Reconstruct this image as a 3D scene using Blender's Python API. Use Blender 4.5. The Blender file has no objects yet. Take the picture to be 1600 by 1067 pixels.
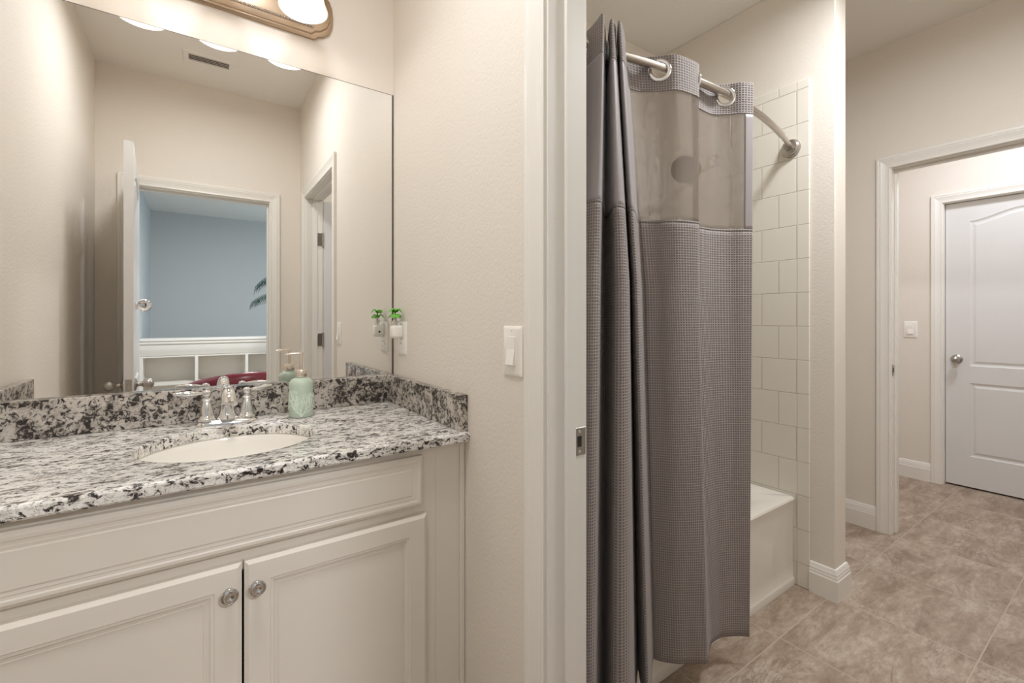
import bpy, bmesh, math, random
from mathutils import Vector, Matrix
random.seed(7)
PI = math.pi
scene = bpy.context.scene
COL = scene.collection

# ------------------------------------------------------------------ camera
cam_d = bpy.data.cameras.new('camera')
cam_d.sensor_width = 36.0
cam_d.sensor_fit = 'HORIZONTAL'
cam_d.lens = 708.07 / 1600 * 36.0
cam_d.shift_y = -(533.5 - 498.35) / 1600
cam_d.clip_start = 0.01
cam = bpy.data.objects.new('camera', cam_d)
COL.objects.link(cam)
cam.location = (0, 0, 1.2)
cam.rotation_euler = (PI / 2, 0, -0.6075)
scene.camera = cam

# ------------------------------------------------------------------ world, exposure
world = bpy.data.worlds.new('world')
scene.world = world
world.use_nodes = True
wb = world.node_tree.nodes['Background']
wb.inputs[0].default_value = (0.62, 0.80, 1.0, 1)
wb.inputs[1].default_value = 0.3
scene.view_settings.view_transform = 'Standard'
scene.view_settings.look = 'None'
scene.view_settings.gamma = 1.0
scene.view_settings.exposure = 0.06
scene.view_settings.use_curve_mapping = False
scene.cycles.use_denoising = True
scene.cycles.max_bounces = 14
scene.cycles.diffuse_bounces = 8
scene.cycles.glossy_bounces = 6
scene.cycles.transparent_max_bounces = 12
scene.cycles.sample_clamp_indirect = 6.0


def area_lamp(name, loc, rot, sx, sy, energy, color, shape='RECTANGLE'):
    d = bpy.data.lights.new(name, 'AREA')
    d.shape = shape
    d.size = sx
    d.size_y = sy
    d.energy = energy
    d.color = color
    o = bpy.data.objects.new(name, d)
    o.location = loc
    o.rotation_euler = rot
    COL.objects.link(o)
    return o


# daylight through the window of the room behind the camera
area_lamp('window_daylight', (3.30, -2.9, 1.55), (0, PI / 2, 0), 1.5, 2.2, 58, (0.50, 0.76, 1.0))

# key dimensions of the place (metres; camera at the origin, mirror wall towards +Y)
M = 1.687       # mirror face
WA = 0.6195     # partition wall, vanity side
WB = 0.728      # partition wall, shower side
WC = 2.231      # end wall of the tub
WE = 3.17       # wall with the doorway to the hall
WG = 4.443      # far hall wall
WL = -0.4964    # left wall
YB = -0.237     # wall with the bedroom doorway
ZC = 2.733      # ceiling


# ------------------------------------------------------------------ materials
def new_mat(name):
    m = bpy.data.materials.new(name)
    m.use_nodes = True
    nt = m.node_tree
    return m, nt, nt.nodes['Principled BSDF']


def srgb(r, g, b):
    f = lambda c: (c / 12.92 if c <= 0.04045 else ((c + 0.055) / 1.055) ** 2.4)
    return (f(r / 255), f(g / 255), f(b / 255), 1)


def N(nt, t, **kw):
    n = nt.nodes.new(t)
    for k, v in kw.items():
        setattr(n, k, v)
    return n


def math_n(nt, op, a, b=None, c=None):
    n = nt.nodes.new('ShaderNodeMath')
    n.operation = op
    for i, v in enumerate((a, b, c)):
        if v is None:
            continue
        if isinstance(v, (int, float)):
            n.inputs[i].default_value = v
        else:
            nt.links.new(v, n.inputs[i])
    return n.outputs[0]


def mix_col(nt, fac, a, b, mode='MIX'):
    n = nt.nodes.new('ShaderNodeMix')
    n.data_type = 'RGBA'
    n.blend_type = mode
    for idx, v in ((0, fac), (6, a), (7, b)):
        if isinstance(v, (int, float)):
            n.inputs[idx].default_value = v
        elif isinstance(v, tuple):
            n.inputs[idx].default_value = v
        else:
            nt.links.new(v, n.inputs[idx])
    return n.outputs[2]


def ramp(nt, fac, stops):
    n = nt.nodes.new('ShaderNodeValToRGB')
    els = n.color_ramp.elements
    while len(els) < len(stops):
        els.new(0.5)
    for e, (p, c) in zip(els, stops):
        e.position = p
        e.color = c
    nt.links.new(fac, n.inputs[0])
    return n.outputs[0]


def add_bump(nt, bsdf, height, strength, dist=0.002):
    b = nt.nodes.new('ShaderNodeBump')
    b.inputs['Strength'].default_value = strength
    b.inputs['Distance'].default_value = dist
    nt.links.new(height, b.inputs['Height'])
    nt.links.new(b.outputs[0], bsdf.inputs['Normal'])


def noise(nt, vec, scale, detail=3, rough=0.55, dist=0.0):
    n = nt.nodes.new('ShaderNodeTexNoise')
    n.inputs['Scale'].default_value = scale
    n.inputs['Detail'].default_value = detail
    n.inputs['Roughness'].default_value = rough
    n.inputs['Distortion'].default_value = dist
    nt.links.new(vec, n.inputs['Vector'])
    return n.outputs[0]


def obj_vec(nt, scale=(1, 1, 1)):
    tc = nt.nodes.new('ShaderNodeTexCoord')
    mp = nt.nodes.new('ShaderNodeMapping')
    mp.inputs['Scale'].default_value = scale
    nt.links.new(tc.outputs['Object'], mp.inputs['Vector'])
    return mp.outputs[0]


def plain(name, col, rough=0.5, metal=0.0, bump=0.0, bscale=200, spec=None, coat=0.0):
    m, nt, b = new_mat(name)
    v = obj_vec(nt)
    nz = noise(nt, v, 3.0, 2)
    c2 = tuple(min(1, x * 1.03) for x in col[:3]) + (1,)
    c1 = tuple(x * 0.97 for x in col[:3]) + (1,)
    nt.links.new(mix_col(nt, nz, c1, c2), b.inputs['Base Color'])
    b.inputs['Roughness'].default_value = rough
    b.inputs['Metallic'].default_value = metal
    if spec is not None:
        b.inputs['Specular IOR Level'].default_value = spec
    b.inputs['Coat Weight'].default_value = coat
    if bump:
        add_bump(nt, b, noise(nt, v, bscale, 2), bump)
    return m


def wall_mat(name, col):
    m, nt, b = new_mat(name)
    v = obj_vec(nt)
    n1 = noise(nt, v, 95, 3, 0.5)
    n2 = noise(nt, v, 260, 2, 0.5)
    h = math_n(nt, 'ADD', math_n(nt, 'SMOOTH_MIN', n1, 0.55, 0.1), math_n(nt, 'MULTIPLY', n2, 0.3))
    b.inputs['Base Color'].default_value = col
    b.inputs['Roughness'].default_value = 0.62
    add_bump(nt, b, h, 0.32, 0.004)
    return m


MAT = {}
MAT['wall'] = wall_mat('wall_paint', srgb(225, 217, 206))
MAT['bedwall'] = wall_mat('bedroom_wall_paint', srgb(190, 190, 188))
MAT['ceil'] = wall_mat('ceiling_paint', srgb(232, 228, 221))
MAT['trim'] = plain('white_trim_paint', srgb(230, 226, 218), 0.32)
MAT['door'] = plain('white_door_paint', srgb(218, 216, 213), 0.36, bump=0.06, bscale=60)
MAT['cab'] = plain('white_cabinet_lacquer', srgb(224, 217, 206), 0.35)
MAT['chrome'] = plain('chrome', (0.82, 0.82, 0.82, 1), 0.06, 1.0)
MAT['nickel'] = plain('satin_nickel', (0.46, 0.43, 0.39, 1), 0.28, 1.0)
MAT['bronze'] = plain('brushed_champagne_metal', (0.52, 0.40, 0.29, 1), 0.32, 1.0)
MAT['gold'] = plain('champagne_gold', (0.90, 0.81, 0.70, 1), 0.2, 1.0)
MAT['rod'] = plain('brushed_nickel_rod', (0.52, 0.47, 0.42, 1), 0.27, 1.0)
MAT['plastic'] = plain('white_plastic', srgb(238, 234, 226), 0.28)
MAT['porc'] = plain('white_porcelain', srgb(238, 234, 226), 0.12, coat=0.3)
MAT['tub'] = plain('white_acrylic', srgb(228, 222, 212), 0.14, coat=0.4)
MAT['dark'] = plain('dark_gap', (0.02, 0.018, 0.016, 1), 0.6)
MAT['edge'] = plain('mirror_edge_grey', srgb(96, 88, 78), 0.4)
MAT['leather'] = plain('burgundy_leather', srgb(112, 22, 38), 0.28, bump=0.1, bscale=120)
MAT['greenglass'] = None
MAT['leaf'] = plain('bright_green_plastic', srgb(96, 178, 44), 0.35)
MAT['frond'] = plain('dark_green_frond', srgb(22, 54, 44), 0.5)
MAT['trunk'] = plain('palm_trunk_fibre', srgb(104, 84, 62), 0.8, bump=0.5, bscale=40)
MAT['pot'] = plain('brown_glazed_pot', srgb(86, 70, 60), 0.4)
MAT['carpet'] = plain('beige_carpet', srgb(176, 164, 148), 0.9, bump=0.6, bscale=400)
MAT['relief'] = plain('pale_mint_relief', srgb(222, 234, 220), 0.35)
MAT['duct'] = plain('grey_duct_paint', srgb(128, 118, 106), 0.6)


def make_mint():
    m, nt, b = new_mat('frosted_mint_glass')
    v = obj_vec(nt)
    b.inputs['Base Color'].default_value = srgb(184, 199, 182)
    b.inputs['Roughness'].default_value = 0.32
    b.inputs['Subsurface Weight'].default_value = 0.0
    b.inputs['Subsurface Radius'].default_value = (0.01, 0.012, 0.01)
    add_bump(nt, b, noise(nt, v, 300, 2), 0.08)
    return m


MAT['mint'] = make_mint()


def make_mirror():
    m, nt, b = new_mat('silvered_mirror')
    b.inputs['Base Color'].default_value = (0.90, 0.90, 0.885, 1)
    b.inputs['Metallic'].default_value = 1.0
    b.inputs['Roughness'].default_value = 0.0
    return m


MAT['mirror'] = make_mirror()


def make_clear(name, col, rough=0.05, trans=1.0):
    m, nt, b = new_mat(name)
    b.inputs['Base Color'].default_value = col
    b.inputs['Roughness'].default_value = rough
    b.inputs['Transmission Weight'].default_value = trans
    b.inputs['IOR'].default_value = 1.45
    return m


MAT['clear'] = make_clear('clear_plastic', (0.95, 0.95, 0.93, 1))


def make_shade():
    m, nt, b = new_mat('lit_alabaster_glass')
    b.inputs['Base Color'].default_value = (0.95, 0.93, 0.9, 1)
    b.inputs['Roughness'].default_value = 0.25
    v = obj_vec(nt)
    w = noise(nt, v, 14, 3, 0.5, 1.5)
    c = ramp(nt, w, [(0.35, (0.95, 0.90, 0.84, 1)), (0.6, (1, 0.97, 0.93, 1))])
    nt.links.new(c, b.inputs['Emission Color'])
    b.inputs['Emission Strength'].default_value = 0.42
    return m


MAT['shade'] = make_shade()


def make_diffuser():
    m, nt, b = new_mat('lit_diffuser')
    b.inputs['Base Color'].default_value = (0.95, 0.95, 0.95, 1)
    b.inputs['Emission Color'].default_value = (1, 0.95, 0.88, 1)
    b.inputs['Emission Strength'].default_value = 1.2
    return m


MAT['diffuser'] = make_diffuser()


def make_granite(name, scale, dark_lo, dark_hi, base_a, base_b, wb_=0.16):
    m, nt, b = new_mat(name)
    v = obj_vec(nt, scale)
    big = noise(nt, v, 11, 3, 0.6, 0.4)
    mid = noise(nt, v, 34, 6, 0.72, 0.9)
    fine = noise(nt, v, 120, 4, 0.7, 0.3)
    col = ramp(nt, big, [(0.36, base_b), (0.58, base_a)])
    greym = ramp(nt, fine, [(0.50, (0, 0, 0, 1)), (0.66, (1, 1, 1, 1))])
    col = mix_col(nt, math_n(nt, 'MULTIPLY', greym, 0.62), col, srgb(132, 124, 114))
    s = math_n(nt, 'ADD', math_n(nt, 'MULTIPLY', mid, 0.88 - wb_), math_n(nt, 'ADD', math_n(nt, 'MULTIPLY', big, wb_), math_n(nt, 'MULTIPLY', fine, 0.12)))
    dk = ramp(nt, s, [(dark_lo, (1, 1, 1, 1)), (dark_hi, (0, 0, 0, 1))])
    col = mix_col(nt, dk, col, srgb(52, 47, 44))
    nt.links.new(col, b.inputs['Base Color'])
    b.inputs['Roughness'].default_value = 0.16
    return m


MAT['granite'] = make_granite('speckled_granite_top', (1.7, 3.6, 2.4), 0.452, 0.490, srgb(240, 237, 231), srgb(212, 206, 198))
MAT['splash'] = make_granite('speckled_granite_splash_shaded', (2.0, 2.0, 2.0), 0.464, 0.510, srgb(200, 192, 182), srgb(158, 149, 140), 0.22)  # darker base tones than the top: the splash's shade is in the colour


def grid_lines(nt, coord, origin, pitch, half, soft):
    """1 in a joint, 0 inside a tile, along one coordinate; also the tile index"""
    t = math_n(nt, 'DIVIDE', math_n(nt, 'SUBTRACT', coord, origin), pitch)
    fr = math_n(nt, 'FRACT', t)
    d = math_n(nt, 'MULTIPLY', math_n(nt, 'MINIMUM', fr, math_n(nt, 'SUBTRACT', 1.0, fr)), pitch)
    mr = nt.nodes.new('ShaderNodeMapRange')
    mr.inputs[1].default_value = half
    mr.inputs[2].default_value = half + soft
    mr.inputs[3].default_value = 1.0
    mr.inputs[4].default_value = 0.0
    nt.links.new(d, mr.inputs[0])
    return mr.outputs[0], math_n(nt, 'FLOOR', t)


def make_floor():
    m, nt, b = new_mat('travertine_floor_tile')
    tc = nt.nodes.new('ShaderNodeTexCoord')
    sp = nt.nodes.new('ShaderNodeSeparateXYZ')
    nt.links.new(tc.outputs['Object'], sp.inputs[0])
    gx, ix = grid_lines(nt, sp.outputs[0], 1.80, 0.4535, 0.0016, 0.0012)
    gy, iy = grid_lines(nt, sp.outputs[1], 0.825, 0.4535, 0.0016, 0.0012)
    g = math_n(nt, 'MAXIMUM', gx, gy)
    off = nt.nodes.new('ShaderNodeCombineXYZ')
    nt.links.new(math_n(nt, 'MULTIPLY', ix, 3.7), off.inputs[0])
    nt.links.new(math_n(nt, 'MULTIPLY', iy, 5.3), off.inputs[1])
    ad = nt.nodes.new('ShaderNodeVectorMath')
    ad.operation = 'ADD'
    nt.links.new(tc.outputs['Object'], ad.inputs[0])
    nt.links.new(off.outputs[0], ad.inputs[1])
    mp = nt.nodes.new('ShaderNodeMapping')
    mp.inputs['Scale'].default_value = (0.62, 1.5, 1)
    mp.inputs['Rotation'].default_value = (0, 0, 0.22)
    nt.links.new(ad.outputs[0], mp.inputs[0])
    v = mp.outputs[0]
    cloud = noise(nt, v, 6.5, 8, 0.72, 0.5)
    grain = noise(nt, v, 38, 6, 0.75, 0.4)
    vein = noise(nt, v, 5.5, 8, 0.68, 1.6)
    col = ramp(nt, cloud, [(0.36, srgb(142, 121, 102)), (0.50, srgb(170, 151, 133)), (0.64, srgb(192, 177, 160))])
    col = mix_col(nt, math_n(nt, 'MULTIPLY', ramp(nt, grain, [(0.40, (1, 1, 1, 1)), (0.60, (0, 0, 0, 1))]), 0.40), col, srgb(124, 104, 87))
    vd = math_n(nt, 'ABSOLUTE', math_n(nt, 'SUBTRACT', vein, 0.5))
    vm = ramp(nt, vd, [(0.0, (1, 1, 1, 1)), (0.022, (0, 0, 0, 1))])
    pat = ramp(nt, noise(nt, v, 2.7, 2), [(0.47, (0, 0, 0, 1)), (0.60, (1, 1, 1, 1))])
    col = mix_col(nt, math_n(nt, 'MULTIPLY', math_n(nt, 'MULTIPLY', vm, pat), 0.6), col, srgb(92, 74, 60))
    col = mix_col(nt, g, col, srgb(180, 165, 148))
    nt.links.new(col, b.inputs['Base Color'])
    b.inputs['Roughness'].default_value = 0.42
    h = math_n(nt, 'SUBTRACT', math_n(nt, 'MULTIPLY', cloud, 0.25), g)
    add_bump(nt, b, h, 0.5, 0.002)
    return m


MAT['floor'] = make_floor()


def make_wall_tile(name, axis, o):
    """white 6 inch wall tile in running bond; axis = the horizontal coordinate"""
    m, nt, b = new_mat(name)
    tc = nt.nodes.new('ShaderNodeTexCoord')
    sp = nt.nodes.new('ShaderNodeSeparateXYZ')
    nt.links.new(tc.outputs['Object'], sp.inputs[0])
    gz, iz = grid_lines(nt, sp.outputs[2], 0.105, 0.1517, 0.0012, 0.0012)
    shift = math_n(nt, 'MULTIPLY', math_n(nt, 'MODULO', iz, 2.0), 0.0763)
    co = math_n(nt, 'SUBTRACT', sp.outputs[axis], shift)
    gy, iy = grid_lines(nt, co, o, 0.1525, 0.0012, 0.0012)
    inside = math_n(nt, 'GREATER_THAN', sp.outputs[axis], o - 0.15 if axis == 0 else 0.9437)
    g = math_n(nt, 'MAXIMUM', gz, math_n(nt, 'MULTIPLY', gy, inside))
    if axis == 1:
        d = math_n(nt, 'ABSOLUTE', math_n(nt, 'SUBTRACT', sp.outputs[1], 0.9437))
        g = math_n(nt, 'MAXIMUM', g, math_n(nt, 'LESS_THAN', d, 0.0015))
    col = mix_col(nt, g, srgb(226, 220, 208), srgb(206, 196, 182))
    nt.links.new(col, b.inputs['Base Color'])
    b.inputs['Roughness'].default_value = 0.15
    add_bump(nt, b, math_n(nt, 'SUBTRACT', 1.0, g), 0.9, 0.0016)
    return m


MAT['tile_y'] = make_wall_tile('white_wall_tile_end', 1, 0.9470 - 0.0763)
MAT['tile_x'] = make_wall_tile('white_wall_tile_back', 0, 0.7345)


def make_waffle(name, contrast=1.0):
    m, nt, b = new_mat(name)
    uv = nt.nodes.new('ShaderNodeUVMap')
    sp = nt.nodes.new('ShaderNodeSeparateXYZ')
    nt.links.new(uv.outputs[0], sp.inputs[0])
    k = 2 * PI / 0.0080
    sx = math_n(nt, 'MULTIPLY_ADD', math_n(nt, 'COSINE', math_n(nt, 'MULTIPLY', sp.outputs[0], k)), 0.5, 0.5)
    sy = math_n(nt, 'MULTIPLY_ADD', math_n(nt, 'COSINE', math_n(nt, 'MULTIPLY', sp.outputs[1], k)), 0.5, 0.5)
    ridge = math_n(nt, 'MAXIMUM', math_n(nt, 'POWER', sx, 2.2), math_n(nt, 'POWER', sy, 2.2))
    v = obj_vec(nt)
    nz = noise(nt, v, 500, 2)
    col = mix_col(nt, ridge, srgb(112, 104, 101), srgb(168, 157, 151))  # valleys darker than ridges: the weave's shade is put into the colour
    col = mix_col(nt, math_n(nt, 'MULTIPLY', nz, 0.25), col, srgb(116, 109, 108))
    nt.links.new(col, b.inputs['Base Color'])
    b.inputs['Roughness'].default_value = 0.75
    b.inputs['Sheen Weight'].default_value = 0.15
    add_bump(nt, b, ridge, 0.6, 0.002)
    return m


MAT['waffle'] = make_waffle('grey_waffle_weave')


def make_satin():
    m, nt, b = new_mat('grey_satin_cloth')
    v = obj_vec(nt, (1, 1, 0.05))
    b.inputs['Base Color'].default_value = srgb(158, 150, 150)
    b.inputs['Roughness'].default_value = 0.5
    b.inputs['Sheen Weight'].default_value = 0.3
    add_bump(nt, b, noise(nt, v, 220, 2), 0.08)
    return m


MAT['satin'] = make_satin()


def make_sheer():
    m, nt, b = new_mat('clear_grey_vinyl')
    b.inputs['Base Color'].default_value = srgb(160, 148, 137)
    b.inputs['Roughness'].default_value = 0.16
    b.inputs['Alpha'].default_value = 0.68
    return m


MAT['sheer'] = make_sheer()


# ------------------------------------------------------------------ object helpers
def tag(o, label, cat, group=None, kind=None):
    if label:
        o['label'] = label
    if cat:
        o['category'] = cat
    if group:
        o['group'] = group
    if kind:
        o['kind'] = kind
    return o


def obj(name, bm, mat, parent=None, smooth=None, kind=None):
    me = bpy.data.meshes.new(name)
    bmesh.ops.recalc_face_normals(bm, faces=bm.faces[:])
    bm.to_mesh(me)
    bm.free()
    for mm in (mat if isinstance(mat, list) else [mat]):
        me.materials.append(mm)
    if smooth is not None:
        me.polygons.foreach_set('use_smooth', [True] * len(me.polygons))
        if smooth < 180:
            me.set_sharp_from_angle(angle=math.radians(smooth))
    o = bpy.data.objects.new(name, me)
    COL.objects.link(o)
    if parent is not None:
        o.parent = parent
        o.matrix_parent_inverse = Matrix.Identity(4)
        pw = parent.matrix_basis
        p = parent.parent
        while p is not None:
            pw = p.matrix_basis @ pw
            p = p.parent
        if pw != Matrix.Identity(4):
            o.matrix_basis = pw.inverted()
    if kind:
        o['kind'] = kind
    return o


def thing(name, label, cat, loc=(0, 0, 0), group=None, kind=None):
    o = bpy.data.objects.new(name, None)
    o.empty_display_size = 0.05
    COL.objects.link(o)
    o.location = loc
    tag(o, label, cat, group, kind)
    return o


def BM():
    return bmesh.new()


def box(bm, x0, x1, y0, y1, z0, z1, bev=0.0, seg=2):
    vs = [bm.verts.new(p) for p in ((x0, y0, z0), (x1, y0, z0), (x1, y1, z0), (x0, y1, z0), (x0, y0, z1), (x1, y0, z1), (x1, y1, z1), (x0, y1, z1))]
    fs = [bm.faces.new([vs[i] for i in q]) for q in ((0, 3, 2, 1), (4, 5, 6, 7), (0, 1, 5, 4), (1, 2, 6, 5), (2, 3, 7, 6), (3, 0, 4, 7))]
    if bev:
        es = {e for f in fs for e in f.edges}
        bmesh.ops.bevel(bm, geom=list(es), offset=bev, segments=seg, affect='EDGES', profile=0.5)
    return bm


def bx(*a, **k):
    return box(BM(), *a, **k)


def loft(bm, loops, cap0=True, cap1=True, closed=True):
    rows = [[bm.verts.new(p) for p in lp] for lp in loops]
    n = len(rows[0])
    for a, b in zip(rows, rows[1:]):
        for i in range(n if closed else n - 1):
            j = (i + 1) % n
            bm.faces.new((a[i], a[j], b[j], b[i]))
    if cap0:
        bm.faces.new(rows[0][::-1])
    if cap1:
        bm.faces.new(rows[-1])
    return bm


def lathe(bm, prof, origin=(0, 0, 0), axis='z', n=32, sx=1.0, sy=1.0, mat=None):
    """prof: (radius, height) from one end to the other; capped"""
    loops = []
    for r, h in prof:
        lp = []
        for i in range(n):
            a = 2 * PI * i / n
            p = Vector((r * sx * math.cos(a), r * sy * math.sin(a), h))
            if mat is not None:
                p = mat @ p
            elif axis == 'x':
                p = Vector((p.z, p.x, p.y))
            elif axis == '-x':
                p = Vector((-p.z, p.x, p.y))
            elif axis == '-y':
                p = Vector((p.x, -p.z, p.y))
            elif axis == 'y':
                p = Vector((p.x, p.z, p.y))
            lp.append(p + Vector(origin))
        loops.append(lp)
    return loft(bm, loops)


def tube(bm, pts, r, n=12, caps=True):
    pts = [Vector(p) for p in pts]
    rs = r if isinstance(r, (list, tuple)) else [r] * len(pts)
    loops = []
    up = None
    for i, p in enumerate(pts):
        t = (pts[min(i + 1, len(pts) - 1)] - pts[max(i - 1, 0)]).normalized()
        if up is None:
            up = Vector((0, 0, 1)) if abs(t.z) < 0.9 else Vector((1, 0, 0))
        side = t.cross(up).normalized()
        up = side.cross(t).normalized()
        loops.append([p + (side * math.cos(2 * PI * k / n) + up * math.sin(2 * PI * k / n)) * rs[i] for k in range(n)])
    return loft(bm, loops, caps, caps)


def sweep(bm, path, prof, plane, closed=False, caps=True):
    """path: 2D points; prof: (w, d) with w measured to the LEFT of the travel direction; plane(p, q, d) -> 3D"""
    n = len(path)
    pv = [Vector(p) for p in path]
    loops = []
    for i in range(n):
        dirs = []
        if i > 0 or closed:
            dirs.append((pv[i] - pv[i - 1]).normalized())
        if i < n - 1 or closed:
            dirs.append((pv[(i + 1) % n] - pv[i]).normalized())
        nm = [Vector((-d.y, d.x)) for d in dirs]
        if len(nm) == 2:
            s = nm[0] + nm[1]
            m = s / max(1e-6, s.dot(nm[0]))
        else:
            m = nm[0]
        loops.append([Vector(plane(pv[i].x + m.x * w, pv[i].y + m.y * w, d)) for w, d in prof])
    if closed:
        loops.append(loops[0])
        rows = [[bm.verts.new(p) for p in lp] for lp in loops[:-1]]
        rows.append(rows[0])
        k = len(prof)
        for a, b in zip(rows, rows[1:]):
            for i in range(k):
                j = (i + 1) % k
                bm.faces.new((a[i], a[j], b[j], b[i]))
        return bm
    return loft(bm, loops, caps, caps)


def rrect(x0, x1, y0, y1, r, z, n=6):
    out = []
    for cx, cy, a0 in ((x1 - r, y1 - r, 0), (x0 + r, y1 - r, PI / 2), (x0 + r, y0 + r, PI), (x1 - r, y0 + r, 1.5 * PI)):
        for i in range(n + 1):
            a = a0 + PI / 2 * i / n
            out.append(Vector((cx + r * math.cos(a), cy + r * math.sin(a), z)))
    return out


def offset_loop(pts, d):
    """inward offset (pts counter-clockwise) of a 2D loop"""
    n = len(pts)
    out = []
    for i in range(n):
        a, b, c = Vector(pts[i - 1]), Vector(pts[i]), Vector(pts[(i + 1) % n])
        d1, d2 = (b - a).normalized(), (c - b).normalized()
        n1, n2 = Vector((-d1.y, d1.x)), Vector((-d2.y, d2.x))
        s = n1 + n2
        out.append(b + s / max(0.3, s.dot(n1)) * d)
    return out


def panel_face(bm, w, h, outlines, steps, plane):
    """a w x h board face with recessed panels. outlines: ccw 2D loops; steps: (inset, depth) list; plane(p, q, d)"""
    rect = [bm.verts.new(plane(p, q, 0)) for p, q in ((0, 0), (w, 0), (w, h), (0, h))]
    edges = [bm.edges.new((rect[i], rect[(i + 1) % 4])) for i in range(4)]
    for ol in outlines:
        rows = []
        for ins, dep in steps:
            lp = offset_loop(ol, ins) if ins else [Vector(p) for p in ol]
            rows.append([bm.verts.new(plane(p.x, p.y, dep)) for p in lp])
        n = len(ol)
        for i in range(n):
            edges.append(bm.edges.new((rows[0][i], rows[0][(i + 1) % n])))
        for a, b in zip(rows, rows[1:]):
            for i in range(n):
                j = (i + 1) % n
                bm.faces.new((a[i], a[j], b[j], b[i]))
        bm.faces.new(rows[-1])
    bmesh.ops.triangle_fill(bm, use_beauty=True, use_dissolve=False, edges=edges)
    return rect


def board(bm, w, h, t, outlines, steps, plane, both=False, bev=0.0):
    """solid board; front face at d=0 (d grows into the board), back at d=t"""
    r0 = panel_face(bm, w, h, outlines, steps, plane)
    if both:
        r1 = panel_face(bm, w, h, outlines, steps, lambda p, q, d: plane(p, q, t - d))
    else:
        r1 = [bm.verts.new(plane(p, q, t)) for p, q in ((0, 0), (w, 0), (w, h), (0, h))]
        bm.faces.new(r1)
    for i in range(4):
        j = (i + 1) % 4
        bm.faces.new((r0[i], r0[j], r1[j], r1[i]))
    return bm


def rect_loop(x0, x1, y0, y1):
    return [(x0, y0), (x1, y0), (x1, y1), (x0, y1)]


# ------------------------------------------------------------------ room shell
def struct(name, bm, mat, parent=None, smooth=None):
    o = obj(name, bm, mat, parent, smooth)
    if parent is None:
        o['kind'] = 'structure'
    return o


T = 0.115
struct('floor', bx(WL - T, WG + 1.0, YB - T, M + T, -0.05, 0.0), MAT['floor'])
struct('floor_bedroom', bx(-0.66, 3.4, -4.9, YB - T, -0.05, 0.0), MAT['carpet'])
struct('ceiling', bx(WL - T, WG + 1.0, YB - T, M + T, ZC, ZC + 0.05), MAT['ceil'])
struct('ceiling_bedroom', bx(-0.66, 3.4, -4.9, YB - T, ZC, ZC + 0.05), MAT['ceil'])
struct('wall_back', bx(WL - T, WG + 1.0, M + 0.004, M + T, 0, ZC), MAT['wall'])
struct('wall_left', bx(WL - T, WL, YB, M + 0.004, 0, ZC), MAT['wall'])

DL, DR = -0.3455, 0.437          # bedroom doorway
DH = 2.035                      # doorway head
b = BM()
box(b, WL - T, DL, YB - T, YB, 0, ZC)
box(b, DR, WG + 1.0, YB - T, YB, 0, ZC)
box(b, DL, DR, YB - T, YB, DH, ZC)
struct('wall_front', b, MAT['wall'])

PJ0, PJ1 = -0.02, 0.755          # partition doorway
b = BM()
box(b, WA, WB, YB, PJ0 - 0.018, 0, ZC)
box(b, WA, WB, PJ1 + 0.018, M + 0.004, 0, ZC)
box(b, WA, WB, PJ0 - 0.018, PJ1 + 0.018, DH + 0.018, ZC)
struct('wall_partition', b, MAT['wall'])

PE = 0.7986
struct('wall_tub_end', bx(WC, WC + 0.112, PE, M + 0.004, 0, ZC, bev=0.004), MAT['wall'])

EJ = 0.863                       # hall doorway jamb face
b = BM()
box(b, WE, WE + T, EJ + 0.018, M + 0.004, 0, ZC)
box(b, WE, WE + T, YB, EJ - 0.80, 0, ZC)
box(b, WE, WE + T, EJ - 0.80, EJ + 0.018, DH + 0.018, ZC)
struct('wall_hall', b, MAT['wall'])

GJ = 0.911                       # far door jamb face
GL = GJ - 0.775
b = BM()
box(b, WG, WG + T, GJ + 0.018, M + 0.004, 0, ZC)
box(b, WG, WG + T, YB, GL - 0.018, 0, ZC)
box(b, WG, WG + T, GL - 0.018, GJ + 0.018, DH + 0.018, ZC)
box(b, WG + 0.5, WG + 0.55, YB, M, 0, ZC)
struct('wall_hall_far', b, MAT['wall'])

# bedroom shell behind the camera
struct('wall_bedroom_left', bx(-0.66, -0.5375, -4.9, YB - T, 0, ZC), MAT['bedwall'])
struct('wall_bedroom_far', bx(-0.5375, 3.4, -4.9, -4.76, 0, ZC), MAT['bedwall'])
b = BM()
box(b, 3.2, 3.32, -4.76, -4.0, 0, ZC)
box(b, 3.2, 3.32, -1.8, YB - T, 0, ZC)
box(b, 3.2, 3.32, -4.0, -1.8, 0, 0.8)
box(b, 3.2, 3.32, -4.0, -1.8, 2.3, ZC)
struct('wall_bedroom_right', b, MAT['bedwall'])
b = BM()
for y in (-4.0, -2.93, -1.86):
    box(b, 3.21, 3.25, y, y + 0.06, 0.8, 2.3)
for z in (0.8, 1.52, 2.24):
    box(b, 3.21, 3.25, -4.0, -1.8, z, z + 0.06)
struct('window_1', b, MAT['trim'])

# tiled tub surround
struct('wall_tile_end', bx(WC - 0.009, WC, 0.894, M + 0.004, 0, 2.27, bev=0.003), MAT['tile_y'])
struct('wall_tile_back', bx(WB + 0.009, WC - 0.009, M - 0.005, M + 0.004, 0.36, 2.27), MAT['tile_x'])
struct('wall_tile_faucet', bx(WB, WB + 0.009, 0.894, M + 0.004, 0, 2.27, bev=0.003), MAT['tile_y'])

# casings, jambs
CASE = [(0.0, 0.0), (0.0, 0.009), (0.004, 0.011), (0.010, 0.0095), (0.022, 0.011), (0.034, 0.014), (0.042, 0.0165), (0.046, 0.0145), (0.050, 0.0165), (0.060, 0.0165), (0.0624, 0.014), (0.0624, 0.0)]


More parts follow.
